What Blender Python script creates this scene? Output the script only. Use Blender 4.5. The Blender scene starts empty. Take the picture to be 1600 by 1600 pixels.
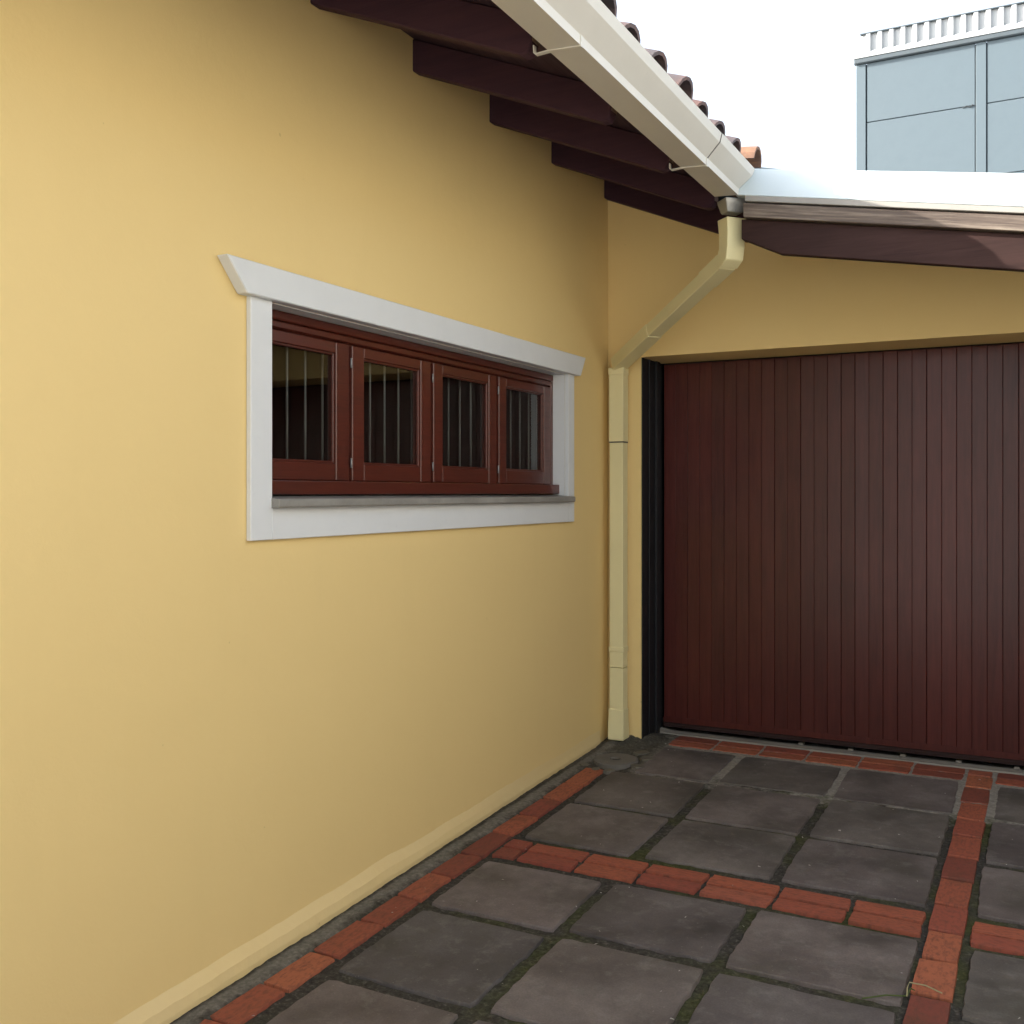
import bpy, bmesh, math, random
from mathutils import Vector, Matrix, noise
R = math.radians
random.seed(7)
scene = bpy.context.scene
COL = scene.collection

# ------------------------------------------------------------------ camera
cam_d = bpy.data.cameras.new("camera")
cam_d.sensor_fit = 'HORIZONTAL'; cam_d.sensor_width = 36; cam_d.lens = 36.0
cam_d.shift_y = -30 / 1600.0
cam_d.clip_start = 0.05; cam_d.clip_end = 2000
cam = bpy.data.objects.new("camera", cam_d)
cam.location = (2.22, 0.0, 1.39)
cam.rotation_euler = (R(90), 0, math.atan2(840, 1600))
COL.objects.link(cam); scene.camera = cam

# ------------------------------------------------------------------ light
SUN_EL, SUN_AZ = 27.0, 22.0          # elevation; degrees behind the -x axis
world = bpy.data.worlds.new("World"); scene.world = world
world.use_nodes = True
wn = world.node_tree; wn.nodes.clear()
sky = wn.nodes.new('ShaderNodeTexSky'); sky.sky_type = 'NISHITA'
sky.sun_disc = False
sky.sun_elevation = R(SUN_EL); sky.sun_rotation = R(270 - SUN_AZ)
sky.air_density = 1.0; sky.dust_density = 4.0; sky.ozone_density = 1.0
hsv = wn.nodes.new('ShaderNodeHueSaturation'); hsv.inputs['Saturation'].default_value = 0.52
bg = wn.nodes.new('ShaderNodeBackground'); bg.inputs['Strength'].default_value = 0.15
wo = wn.nodes.new('ShaderNodeOutputWorld')
wn.links.new(sky.outputs[0], hsv.inputs['Color']); wn.links.new(hsv.outputs[0], bg.inputs['Color'])
wn.links.new(bg.outputs[0], wo.inputs['Surface'])

sd = bpy.data.lights.new("sun", 'SUN'); sd.energy = 4.0; sd.angle = R(0.53); sd.color = (1.0, 0.94, 0.83)
sun = bpy.data.objects.new("sun", sd); COL.objects.link(sun)
az = R(SUN_AZ); el = R(SUN_EL)
to_sun = Vector((-math.cos(el) * math.cos(az), -math.cos(el) * math.sin(az), math.sin(el)))
sun.rotation_euler = (-to_sun).to_track_quat('-Z', 'Y').to_euler()
sun.location = (-6, -1, 8)

scene.view_settings.view_transform = 'Standard'
scene.view_settings.look = 'None'
scene.view_settings.exposure = 1.98
scene.view_settings.gamma = 1.0
scene.view_settings.use_curve_mapping = False
try:
    scene.cycles.max_bounces = 10; scene.cycles.diffuse_bounces = 6
    scene.cycles.use_denoising = True
except Exception:
    pass

# ------------------------------------------------------------------ materials
class NT:
    def __init__(s, name):
        s.m = bpy.data.materials.new(name); s.m.use_nodes = True
        s.t = s.m.node_tree; s.t.nodes.clear()
        s.out = s.n('ShaderNodeOutputMaterial'); s.p = s.n('ShaderNodeBsdfPrincipled')
        s.l(s.p.outputs[0], s.out.inputs['Surface'])
        s.tc = s.n('ShaderNodeTexCoord'); s.oi = s.n('ShaderNodeObjectInfo')
        s.geo = s.n('ShaderNodeNewGeometry')
    def n(s, t, **k):
        x = s.t.nodes.new(t)
        for a, v in k.items(): setattr(x, a, v)
        return x
    def l(s, a, b): s.t.links.new(a, b)
    def mapping(s, src, scale=(1, 1, 1), rnd=False):
        m = s.n('ShaderNodeMapping'); m.inputs['Scale'].default_value = scale
        s.l(src, m.inputs['Vector'])
        if rnd:
            v = s.n('ShaderNodeVectorMath', operation='SCALE'); c = s.n('ShaderNodeCombineXYZ')
            for i in range(3): s.l(s.oi.outputs['Random'], c.inputs[i])
            s.l(c.outputs[0], v.inputs[0]); v.inputs['Scale'].default_value = 37.0
            s.l(v.outputs[0], m.inputs['Location'])
        return m.outputs[0]
    def noise(s, vec, scale=5, detail=4, rough=0.55, dist=0.0):
        x = s.n('ShaderNodeTexNoise'); x.inputs['Scale'].default_value = scale
        x.inputs['Detail'].default_value = detail; x.inputs['Roughness'].default_value = rough
        x.inputs['Distortion'].default_value = dist
        s.l(vec, x.inputs['Vector']); return x.outputs['Fac']
    def ramp(s, fac, stops):
        x = s.n('ShaderNodeValToRGB'); e = x.color_ramp.elements
        while len(e) > 1: e.remove(e[-1])
        e[0].position = stops[0][0]; e[0].color = (*stops[0][1], 1) if len(stops[0][1]) == 3 else stops[0][1]
        for p, c in stops[1:]:
            q = e.new(p); q.color = (*c, 1)
        s.l(fac, x.inputs['Fac']); return x.outputs['Color']
    def g(s, fac, a, b, lo=0.0, hi=1.0):
        x = s.n('ShaderNodeMapRange'); x.inputs[1].default_value = a; x.inputs[2].default_value = b
        x.inputs[3].default_value = lo; x.inputs[4].default_value = hi
        s.l(fac, x.inputs[0]); return x.outputs[0]
    def mix(s, fac, a, b, mode='MIX'):
        x = s.n('ShaderNodeMix', data_type='RGBA', blend_type=mode)
        if isinstance(fac, (int, float)): x.inputs[0].default_value = fac
        else: s.l(fac, x.inputs[0])
        for i, v in ((6, a), (7, b)):
            if isinstance(v, tuple): x.inputs[i].default_value = (*v, 1)
            else: s.l(v, x.inputs[i])
        return x.outputs[2]
    def math(s, op, a, b=0.0):
        x = s.n('ShaderNodeMath', operation=op)
        for i, v in ((0, a), (1, b)):
            if isinstance(v, (int, float)): x.inputs[i].default_value = v
            else: s.l(v, x.inputs[i])
        return x.outputs[0]
    def color(s, c):
        if isinstance(c, tuple): s.p.inputs['Base Color'].default_value = (*c, 1)
        else: s.l(c, s.p.inputs['Base Color'])
    def rough(s, r):
        if isinstance(r, (int, float)): s.p.inputs['Roughness'].default_value = r
        else: s.l(r, s.p.inputs['Roughness'])
    def bump(s, h, strength=0.3, dist=0.01, prev=None):
        x = s.n('ShaderNodeBump'); x.inputs['Strength'].default_value = strength
        x.inputs['Distance'].default_value = dist; s.l(h, x.inputs['Height'])
        if prev is not None: s.l(prev, x.inputs['Normal'])
        s.l(x.outputs[0], s.p.inputs['Normal']); return x.outputs[0]
    def spec(s, v): s.p.inputs['Specular IOR Level'].default_value = v

def mat_plaster(name, base, alt, stains=True):
    k = NT(name); w = k.geo.outputs['Position']
    big = k.noise(w, 0.9, 3); mid = k.noise(w, 5, 5); fine = k.noise(w, 120, 3, 0.6)
    c = k.mix(k.g(big, 0.3, 0.7), base, alt)
    if stains:
        m = k.noise(w, 26, 2, 0.5)
        c = k.mix(k.g(m, 0.775, 0.80, 0, 0.35), c, tuple(x * 0.45 for x in base))
        st = k.noise(k.mapping(w, (7, 7, 0.9)), 1.0, 4)
        c = k.mix(k.g(st, 0.55, 0.8, 0, 0.04), c, tuple(x * 0.6 for x in base))
    k.color(c); k.rough(0.62); k.spec(0.25)
    b = k.bump(mid, 0.16, 0.02); k.bump(fine, 0.10, 0.004, b)
    return k.m

def mat_paint(name, base, dirt=None, rough=0.5, dirt_amt=0.3, spec=0.4, bump=0.05, metallic=0.0):
    k = NT(name); w = k.geo.outputs['Position']
    d = dirt or tuple(x * 0.6 for x in base)
    n1 = k.noise(w, 4, 5, 0.6); n2 = k.noise(w, 40, 3, 0.6)
    c = k.mix(k.g(n1, 0.45, 0.75, 0, dirt_amt), base, d)
    c = k.mix(k.g(n2, 0.66, 0.74, 0, dirt_amt * 0.8), c, d)
    k.color(c); k.rough(k.g(n1, 0.3, 0.7, rough * 0.85, min(1, rough * 1.2))); k.spec(spec)
    k.p.inputs['Metallic'].default_value = metallic
    k.bump(k.noise(w, 55, 3), bump, 0.006)
    return k.m

def mat_wood(name, dark, light, rough=0.35, axis=2, coat=0.25, vary=0.35, bump=0.15, spec=0.45):
    k = NT(name)
    sc = [14, 14, 14]; sc[axis] = 0.9
    v = k.mapping(k.tc.outputs['Object'], tuple(sc), rnd=True)
    g1 = k.noise(v, 3.0, 6, 0.65, 0.6); g2 = k.noise(v, 14, 3, 0.6)
    gg = k.math('ADD', k.math('MULTIPLY', g1, 0.75), k.math('MULTIPLY', g2, 0.25))
    c = k.mix(k.g(gg, 0.33, 0.68), dark, light)
    c = k.mix(vary, c, k.mix(k.oi.outputs['Random'], dark, light), 'MIX')
    big = k.noise(k.geo.outputs['Position'], 2.2, 3)
    c = k.mix(k.g(big, 0.4, 0.75, 0, 0.25), c, tuple(x * 0.6 for x in dark))
    k.color(c); k.rough(k.g(gg, 0.3, 0.7, rough * 1.2, rough * 0.85)); k.spec(spec)
    k.p.inputs['Coat Weight'].default_value = coat; k.p.inputs['Coat Roughness'].default_value = 0.26
    k.bump(gg, bump, 0.004)
    return k.m

def mat_slab(name):
    k = NT(name)
    v = k.mapping(k.tc.outputs['Object'], (1, 1, 1), rnd=True); w = k.geo.outputs['Position']
    n1 = k.noise(v, 1.8, 6, 0.62); n2 = k.noise(v, 6, 6, 0.7, 0.15); n3 = k.noise(w, 160, 3, 0.7)
    c = k.ramp(n1, [(0.28, (0.074, 0.066, 0.062)), (0.5, (0.138, 0.122, 0.116)), (0.72, (0.205, 0.184, 0.176))])
    tint = k.ramp(k.oi.outputs['Random'], [(0.0, (0.68, 0.70, 0.74)), (0.35, (1.02, 0.96, 0.96)), (0.65, (0.84, 0.86, 0.82)), (1.0, (1.14, 1.09, 1.11))])
    c = k.mix(1.0, c, tint, 'MULTIPLY')
    c = k.mix(k.g(n2, 0.52, 0.70, 0, 0.38), c, (0.26, 0.245, 0.23))
    gr = k.noise(w, 3.0, 4, 0.6)
    c = k.mix(k.g(gr, 0.50, 0.70, 0, 0.5), c, (0.050, 0.050, 0.034))
    sp = k.noise(w, 95, 1, 0.5)
    c = k.mix(k.g(sp, 0.755, 0.775, 0, 0.45), c, (0.26, 0.25, 0.23))
    c = k.mix(k.g(n3, 0.35, 0.65, 0, 0.22), c, (0.03, 0.027, 0.026))
    k.color(c); k.rough(k.g(n1, 0.3, 0.7, 0.62, 0.82)); k.spec(0.3)
    b = k.bump(n2, 0.25, 0.008); k.bump(n3, 0.25, 0.002, b)
    return k.m

def mat_brick(name):
    k = NT(name)
    v = k.mapping(k.tc.outputs['Object'], (1, 1, 1), rnd=True); w = k.geo.outputs['Position']
    n1 = k.noise(v, 9, 5, 0.65); n3 = k.noise(w, 140, 3, 0.7)
    c = k.ramp(k.oi.outputs['Random'], [(0.0, (0.185, 0.055, 0.040)), (0.3, (0.34, 0.100, 0.056)), (0.6, (0.255, 0.068, 0.048)), (0.85, (0.39, 0.130, 0.066)), (1.0, (0.29, 0.088, 0.062))])
    c = k.mix(k.g(n1, 0.45, 0.72, 0, 0.7), c, (0.10, 0.050, 0.038))
    c = k.mix(k.g(n3, 0.55, 0.75, 0, 0.3), c, (0.26, 0.11, 0.075))
    gr = k.noise(w, 5.0, 4, 0.6)
    c = k.mix(k.g(gr, 0.56, 0.72, 0, 0.4), c, (0.055, 0.045, 0.028))
    k.color(c); k.rough(0.78); k.spec(0.25)
    k.bump(n3, 0.3, 0.002, k.bump(n1, 0.25, 0.006))
    return k.m

def mat_mortar(name):
    """sand and cement bed: pale fresh cement in the rows by the garage, dark soil and moss elsewhere"""
    k = NT(name); w = k.geo.outputs['Position']
    sep = k.n('ShaderNodeSeparateXYZ'); k.l(w, sep.inputs[0])
    n1 = k.noise(w, 7, 5, 0.65); n2 = k.noise(w, 60, 4, 0.7); n3 = k.noise(w, 2.6, 3, 0.6)
    dark = k.ramp(n2, [(0.3, (0.024, 0.022, 0.018)), (0.55, (0.056, 0.052, 0.045)), (0.8, (0.16, 0.15, 0.135))])
    moss = k.ramp(n2, [(0.3, (0.026, 0.032, 0.008)), (0.7, (0.080, 0.090, 0.026))])
    c = k.mix(k.math('MULTIPLY', k.g(n3, 0.45, 0.60, 0, 0.75), k.g(sep.outputs[0], 0.3, 0.45, 0.15, 1.0)), dark, moss)
    cem = k.ramp(n2, [(0.25, (0.16, 0.15, 0.13)), (0.6, (0.30, 0.285, 0.25)), (0.85, (0.38, 0.36, 0.32))])
    y = k.math('ADD', sep.outputs[1], k.math('MULTIPLY', k.math('SUBTRACT', n1, 0.5), 0.9))
    m1 = k.math('MULTIPLY', k.g(y, 4.78, 4.95), k.g(sep.outputs[0], 0.30, 0.40, 0.12, 1.0))
    wl = k.math('ADD', sep.outputs[0], k.math('MULTIPLY', k.math('SUBTRACT', n1, 0.5), 0.16))
    m2 = k.math('MULTIPLY', k.g(wl, 0.11, 0.07, 0, 0.5), k.g(sep.outputs[0], 0.025, 0.04))
    c = k.mix(k.math('MAXIMUM', m1, m2), c, cem)
    k.color(c); k.rough(0.9); k.spec(0.2)
    k.bump(n2, 0.6, 0.006)
    return k.m

def mat_tile(name, fresh=False):
    k = NT(name)
    v = k.mapping(k.tc.outputs['Object'], (1, 1, 1), rnd=True)
    n1 = k.noise(v, 11, 5, 0.65); n2 = k.noise(v, 70, 3, 0.7)
    if fresh: base, d = (0.30, 0.155, 0.085), (0.15, 0.085, 0.06)  # fresh: cleaner clay with the sunlit orange mixed into it
    else: base, d = (0.17, 0.088, 0.072), (0.085, 0.075, 0.082)
    c = k.mix(k.g(n1, 0.35, 0.62), base, d)
    if not fresh: c = k.mix(k.g(k.oi.outputs['Random'], 0, 1, 0, 0.7), c, (0.10, 0.085, 0.092))
    c = k.mix(k.g(n2, 0.6, 0.75, 0, 0.4), c, (0.16, 0.15, 0.12))
    k.color(c); k.rough(0.85); k.bump(n2, 0.3, 0.003)
    return k.m

def mat_glass(name):
    k = NT(name); k.t.nodes.remove(k.p)
    fr = k.n('ShaderNodeFresnel'); fr.inputs['IOR'].default_value = 2.0
    tr = k.n('ShaderNodeBsdfTransparent'); tr.inputs[0].default_value = (0.9, 0.92, 0.91, 1)
    gl = k.n('ShaderNodeBsdfGlossy'); gl.inputs['Roughness'].default_value = 0.012
    mx = k.n('ShaderNodeMixShader'); k.l(k.math('MULTIPLY', fr.outputs[0], k.math('SUBTRACT', 1.0, k.geo.outputs['Backfacing'])), mx.inputs[0]); k.l(tr.outputs[0], mx.inputs[1]); k.l(gl.outputs[0], mx.inputs[2])
    b = k.n('ShaderNodeBump'); b.inputs['Strength'].default_value = 0.02; b.inputs['Distance'].default_value = 0.01
    k.l(k.noise(k.geo.outputs['Position'], 3, 2), b.inputs['Height']); k.l(b.outputs[0], gl.inputs['Normal'])
    k.l(mx.outputs[0], k.out.inputs['Surface'])
    return k.m

def mat_weathered(name):
    k = NT(name); w = k.geo.outputs['Position']
    r0 = k.n('ShaderNodeMapping'); r0.inputs['Rotation'].default_value = (0, -0.174, 0); k.l(w, r0.inputs['Vector'])
    v = k.mapping(r0.outputs[0], (1.0, 26, 26))
    n = k.noise(v, 2.2, 6, 0.7, 0.3)
    c = k.ramp(n, [(0.3, (0.05, 0.033, 0.028)), (0.5, (0.115, 0.088, 0.072)), (0.62, (0.22, 0.18, 0.145)), (0.75, (0.42, 0.36, 0.30))])
    k.color(c); k.rough(0.55); k.bump(n, 0.4, 0.004)
    return k.m

M = {}
M['yellow'] = mat_plaster('yellow_wall_paint', (0.81, 0.622, 0.285), (0.79, 0.605, 0.275))
M['foot'] = mat_plaster('yellow_footing_paint', (0.80, 0.622, 0.30), (0.76, 0.605, 0.32))
M['render'] = mat_plaster('bounce_wall_grey', (0.37, 0.36, 0.33), (0.34, 0.33, 0.30))  # grey of the added wall, set for its bounce light
M['white'] = mat_paint('white_trim_paint', (0.70, 0.73, 0.745), rough=0.5, dirt_amt=0.10)
M['sill'] = mat_paint('grey_stone', (0.24, 0.235, 0.215), (0.42, 0.41, 0.38), rough=0.4, dirt_amt=0.7, bump=0.2)
M['window_wood'] = mat_wood('varnished_window_wood', (0.058, 0.0120, 0.0072), (0.118, 0.022, 0.0118), rough=0.33, axis=1, coat=0.35, vary=0.3)
M['door_wood'] = mat_wood('varnished_door_wood', (0.046, 0.0098, 0.0078), (0.098, 0.0190, 0.0148), rough=0.55, axis=2, coat=0.55, vary=0.4, spec=0.10)
M['door_back'] = mat_paint('door_backing', (0.020, 0.007, 0.006), rough=0.8)
M['rafter'] = mat_wood('maroon_rafter_paint', (0.046, 0.023, 0.034), (0.070, 0.031, 0.041), rough=0.7, axis=0, coat=0.0, vary=0.2, spec=0.15)
M['deck'] = mat_wood('dark_roof_boards', (0.048, 0.030, 0.046), (0.066, 0.038, 0.054), rough=0.7, axis=1, coat=0.0, vary=0.2, spec=0.15)
M['worn'] = mat_paint('worn_raw_wood', (0.16, 0.10, 0.075), (0.07, 0.03, 0.026), rough=0.7, dirt_amt=0.9)
M['gutter'] = mat_paint('cream_gutter_paint', (0.62, 0.61, 0.565), (0.43, 0.41, 0.36), rough=0.42, dirt_amt=0.14, spec=0.5)
M['seam'] = mat_paint('dark_sealant', (0.10, 0.095, 0.085), rough=0.7)
M['galv'] = mat_paint('galvanised_metal', (0.34, 0.35, 0.35), (0.16, 0.16, 0.16), rough=0.4, dirt_amt=0.8, metallic=0.5)
M['pipe'] = mat_paint('pale_yellow_pipe_paint', (0.74, 0.685, 0.40), (0.54, 0.47, 0.26), rough=0.45, dirt_amt=0.16, spec=0.45)
M['black'] = mat_paint('black_steel_paint', (0.010, 0.011, 0.014), (0.02, 0.02, 0.022), rough=0.5, dirt_amt=0.4)
M['flash'] = mat_paint('pale_metal_flashing', (0.52, 0.60, 0.63), (0.42, 0.50, 0.53), rough=0.5, dirt_amt=0.15)
M['fgrey'] = mat_paint('grey_metal', (0.30, 0.29, 0.27), rough=0.5)
M['weathered'] = mat_weathered('weathered_timber')
M['slab'] = mat_slab('dark_stone_slab')
M['brick'] = mat_brick('red_brick')
M['mortar'] = mat_mortar('mortar_and_moss')
M['cement'] = mat_plaster('grey_cement', (0.30, 0.285, 0.25), (0.23, 0.215, 0.19))
M['rubble'] = mat_plaster('dirty_cement', (0.15, 0.142, 0.12), (0.075, 0.07, 0.055))
M['barge'] = mat_wood('brown_board_paint', (0.026, 0.0135, 0.0125), (0.050, 0.024, 0.021), rough=0.65, axis=0, coat=0.0, vary=0.2, spec=0.15)
M['tile'] = mat_tile('aged_clay_tile'); M['tile_sunlit'] = mat_tile('sunlit_orange_tile', True)
M['glass'] = mat_glass('window_glass')
M['dark'] = mat_paint('unlit_room_tone', (0.035, 0.032, 0.03), rough=0.9)  # darkness of unlit rooms put into the colour
M['bar'] = mat_paint('grey_bar_paint', (0.16, 0.16, 0.15), rough=0.5)
M['blue'] = mat_paint('pale_blue_wall_paint', (0.078, 0.108, 0.130), (0.072, 0.100, 0.122), rough=0.6, dirt_amt=0.35, bump=0.02)
M['bluejoint'] = mat_paint('dark_joint', (0.042, 0.052, 0.06), rough=0.8)
M['bluedark'] = mat_paint('dark_blue_trim', (0.060, 0.078, 0.092), rough=0.6)
M['corr'] = mat_paint('corrugated_zinc', (0.34, 0.36, 0.375), rough=0.45, dirt_amt=0.15)
M['concrete'] = mat_paint('dark_concrete', (0.155, 0.146, 0.130), (0.10, 0.095, 0.08), rough=0.85, dirt_amt=0.6, bump=0.3)
M['ground'] = mat_paint('pale_bounce_ground', (0.40, 0.395, 0.38), (0.30, 0.30, 0.29), rough=0.9, dirt_amt=0.6)  # unseen ground, pale to throw light up at the garage wall
M['straw'] = mat_paint('dry_grass', (0.30, 0.27, 0.15), rough=0.8)
M['green'] = mat_paint('green_grass', (0.07, 0.10, 0.025), rough=0.8)
M['chip'] = mat_paint('pale_grit', (0.40, 0.39, 0.36), rough=0.8)

# ------------------------------------------------------------------ helpers
def link(name, me, parent=None, mat=None, loc=(0, 0, 0), rot=(0, 0, 0)):
    o = bpy.data.objects.new(name, me); COL.objects.link(o)
    o.location = loc; o.rotation_euler = rot
    if parent is not None: o.parent = parent
    if mat is not None and len(me.materials) == 0: me.materials.append(mat)
    return o
def props(o, label=None, cat=None, group=None, kind=None):
    for k, v in (('label', label), ('category', cat), ('group', group), ('kind', kind)):
        if v: o[k] = v
    return o
def empty(name, loc, label, cat, group=None):
    o = bpy.data.objects.new(name, None); COL.objects.link(o); o.location = loc
    o.empty_display_size = 0.2
    return props(o, label, cat, group)
def mesh_from(name, vs, fs, smooth=False):
    me = bpy.data.meshes.new(name); me.from_pydata(vs, [], fs); me.update()
    if smooth:
        for p in me.polygons: p.use_smooth = True
    return me
def bm_mesh(name, bm, smooth=False):
    me = bpy.data.meshes.new(name); bm.normal_update(); bm.to_mesh(me); bm.free()
    if smooth:
        for p in me.polygons: p.use_smooth = True
    return me
def bm_box(bm, a, b, bev=0.0, seg=1):
    x0, y0, z0 = a; x1, y1, z1 = b
    v = [bm.verts.new(p) for p in ((x0,y0,z0),(x1,y0,z0),(x1,y1,z0),(x0,y1,z0),(x0,y0,z1),(x1,y0,z1),(x1,y1,z1),(x0,y1,z1))]
    f = [bm.faces.new([v[i] for i in q]) for q in ((3,2,1,0),(4,5,6,7),(0,1,5,4),(1,2,6,5),(2,3,7,6),(3,0,4,7))]
    if bev:
        es = {e for q in f for e in q.edges}
        bmesh.ops.bevel(bm, geom=list(es), offset=bev, segments=seg, affect='EDGES', profile=0.5)
def box(name, a, b, mat, parent=None, bev=0.003, seg=1):
    """box whose object origin sits at its centre of base; a,b in the parent's space"""
    c = Vector(((a[0]+b[0])/2, (a[1]+b[1])/2, min(a[2], b[2])))
    bm = bmesh.new()
    lo = [min(a[i], b[i]) - c[i] for i in range(3)]; hi = [max(a[i], b[i]) - c[i] for i in range(3)]
    bm_box(bm, lo, hi, bev, seg)
    return link(name, bm_mesh(name, bm), parent, mat, c)
def prism(name, pts, axis, t0, t1, mat, parent=None, bev=0.0):
    """extrude a closed polygon along an axis. pts are the other two coordinates in order"""
    def P(p, t):
        return {0: (t, p[0], p[1]), 1: (p[0], t, p[1]), 2: (p[0], p[1], t)}[axis]
    bm = bmesh.new(); n = len(pts)
    A = [bm.verts.new(P(p, t0)) for p in pts]; B = [bm.verts.new(P(p, t1)) for p in pts]
    bm.faces.new(A); bm.faces.new(B[::-1])
    for i in range(n):
        j = (i + 1) % n; bm.faces.new((A[j], A[i], B[i], B[j]))
    bmesh.ops.recalc_face_normals(bm, faces=bm.faces)
    if bev: bmesh.ops.bevel(bm, geom=list(bm.edges), offset=bev, segments=1, affect='EDGES')
    return link(name, bm_mesh(name, bm), parent, mat)
def loft(name, sections, mat, parent=None, caps=True, bev=0.0):
    bm = bmesh.new(); rings = [[bm.verts.new(p) for p in s] for s in sections]
    n = len(rings[0])
    for a, b in zip(rings, rings[1:]):
        for i in range(n):
            j = (i + 1) % n; bm.faces.new((a[i], a[j], b[j], b[i]))
    if caps: bm.faces.new(rings[0][::-1]); bm.faces.new(rings[-1])
    bmesh.ops.recalc_face_normals(bm, faces=bm.faces)
    if bev: bmesh.ops.bevel(bm, geom=list(bm.edges), offset=bev, segments=1, affect='EDGES')
    return link(name, bm_mesh(name, bm), parent, mat)
def tube_pts(bm, pts, r, n=8):
    rings = []
    for i, p in enumerate(pts):
        p = Vector(p); d = (Vector(pts[min(i+1, len(pts)-1)]) - Vector(pts[max(i-1, 0)])).normalized()
        u = d.orthogonal().normalized(); w = d.cross(u)
        rings.append([bm.verts.new(p + (u*math.cos(2*math.pi*k/n) + w*math.sin(2*math.pi*k/n))*r) for k in range(n)])
    for a, b in zip(rings, rings[1:]):
        for k in range(n): bm.faces.new((a[k], a[(k+1) % n], b[(k+1) % n], b[k]))
    bm.faces.new(rings[0][::-1]); bm.faces.new(rings[-1])

SL = 0.0304                                   # the yard falls away from the garage
def fz(y): return SL * (min(y, 5.73) - 5.73)
TILT = math.atan(SL)

# ------------------------------------------------------------------ ground
ys = [-300, -9, -8.5, 5.73, 5.84, 300]; zs = [-0.55, -0.55, fz(-8.5) - 0.09, -0.09, -0.06, -0.06]
vs = []; fs = []
for x in (-300, 300):
    for y, z in zip(ys, zs): vs.append((x, y, z))
for i in range(len(ys) - 1): fs.append((i, i + 6, i + 7, i + 1))
props(link('ground', mesh_from('ground', vs, fs), None, M['ground']), 'unseen ground stretching away round the yard, made pale to bounce light', 'ground', kind='structure')

# ------------------------------------------------------------------ pavement
pave = bpy.data.objects.new('pavement', None)
def axis_vals(lo, flo, fhi, hi, fine, coarse):
    v = []; t = lo
    while t < hi - 1e-6:
        v.append(t); t += fine if flo <= t < fhi else coarse
    v.append(hi); return v
X = axis_vals(0.004, 0.0, 2.2, 3.46, 0.0125, 0.1); Y = axis_vals(-1.8, 1.7, 5.62, 5.66, 0.0125, 0.1)
vs = []; fs = []
for y in Y:
    for x in X:
        p = Vector((x, y, 0))
        n = noise.fractal(p * 22, 0.9, 2.0, 4) * 0.0035 + noise.noise(p * 6) * 0.003
        k = noise.noise(p * 7 + Vector((3, 1, 0))) * 0.25
        t = min(1, max(0, (y + k - 4.80) / 0.12))
        mound = 0.052 * math.exp(-((x - 0.13) / 0.13) ** 2 - ((y - 5.44) / 0.16) ** 2)
        base = -0.012 + 0.008 * t
        w = min(1, max(0, (0.115 - x) / 0.03)); base = base * (1 - w) + 0.001 * w
        if abs(math.hypot(x - .19, (y - 5.05) / 1.08) - .122) < .012: base -= .010
        vs.append((x, y, fz(y) + min(base + n, -0.0022 if x > 0.12 else 0.004) + mound * (1 + 60 * n)))
W = len(X)
for j in range(len(Y) - 1):
    for i in range(W - 1):
        a = j * W + i; fs.append((a, a + 1, a + W + 1, a + W))
pm = mesh_from('pavement', vs, fs, True); pm.materials.append(M['mortar'])
pave = bpy.data.objects.new('pavement', pm); COL.objects.link(pave)
props(pave, 'paved driveway of dark stone slabs edged with rows of red brick', 'pavement', kind='structure')

def stone_mesh(name, h, jit, nseg, rng, bev):
    """unit slab (1x1, top at z=0) with an uneven, chipped outline"""
    bm = bmesh.new(); top = []; mid = []; bot = []
    corners = [(-.5, -.5), (.5, -.5), (.5, .5), (-.5, .5)]
    corners = [(x + rng.uniform(-jit, jit), y + rng.uniform(-jit, jit)) for x, y in corners]
    pts = []
    for i in range(4):
        a, b = corners[i], corners[(i + 1) % 4]
        for s in range(nseg):
            t = s / nseg
            e = 0 if s == 0 else rng.uniform(-jit, jit) * 0.8
            px = a[0] + (b[0]-a[0])*t; py = a[1] + (b[1]-a[1])*t
            nx, ny = [(0, -1), (1, 0), (0, 1), (-1, 0)][i]
            if s == 0: px *= 0.985; py *= 0.985
            pts.append((px + nx*e, py + ny*e))
    for x, y in pts:
        k = bev * rng.uniform(0.5, 1.6)
        top.append(bm.verts.new((x*(1-2*k), y*(1-2*k), rng.uniform(-.0008, .0008))))
        mid.append(bm.verts.new((x, y, -rng.uniform(.003, .007)))); bot.append(bm.verts.new((x*1.01, y*1.01, -h)))
    n = len(pts); c = bm.verts.new((0, 0, rng.uniform(-.001, .0015)))
    for i in range(n):
        j = (i + 1) % n
        bm.faces.new((c, top[i], top[j])); bm.faces.new((top[i], mid[i], mid[j], top[j])); bm.faces.new((mid[i], bot[i], bot[j], mid[j]))
    return bm_mesh(name, bm)
rs = random.Random(11)
slab_me = [stone_mesh('paving_slab', 0.035, 0.0085, 13, rs, 0.0045) for _ in range(9)]
for m in slab_me: m.materials.append(M['slab'])
brick_me = [stone_mesh('brick', 0.035, 0.016, 4, rs, 0.009) for _ in range(6)]
for m in brick_me: m.materials.append(M['brick'])
def lay(kind, x0, x1, y0, y1, dz=0.0, rot=0.0, me=None):
    ms = slab_me if kind == 'paving_slab' else brick_me
    cx, cy = (x0 + x1) / 2, (y0 + y1) / 2
    o = link(kind, me or rs.choice(ms), pave, None, (cx, cy, fz(cy) + dz + rs.uniform(-.0015, .0015)),
             (TILT + rs.uniform(-.004, .004), rs.uniform(-.004, .004), rot + rs.uniform(-.006, .006)))
    o.scale = (x1 - x0, y1 - y0, 1)
    return o
cols = [(0.255, 0.735), (0.785, 1.285), (1.325, 1.835)]
cols2 = [(2.0, 2.49), (2.53, 3.03), (3.07, 3.44)]
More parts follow.
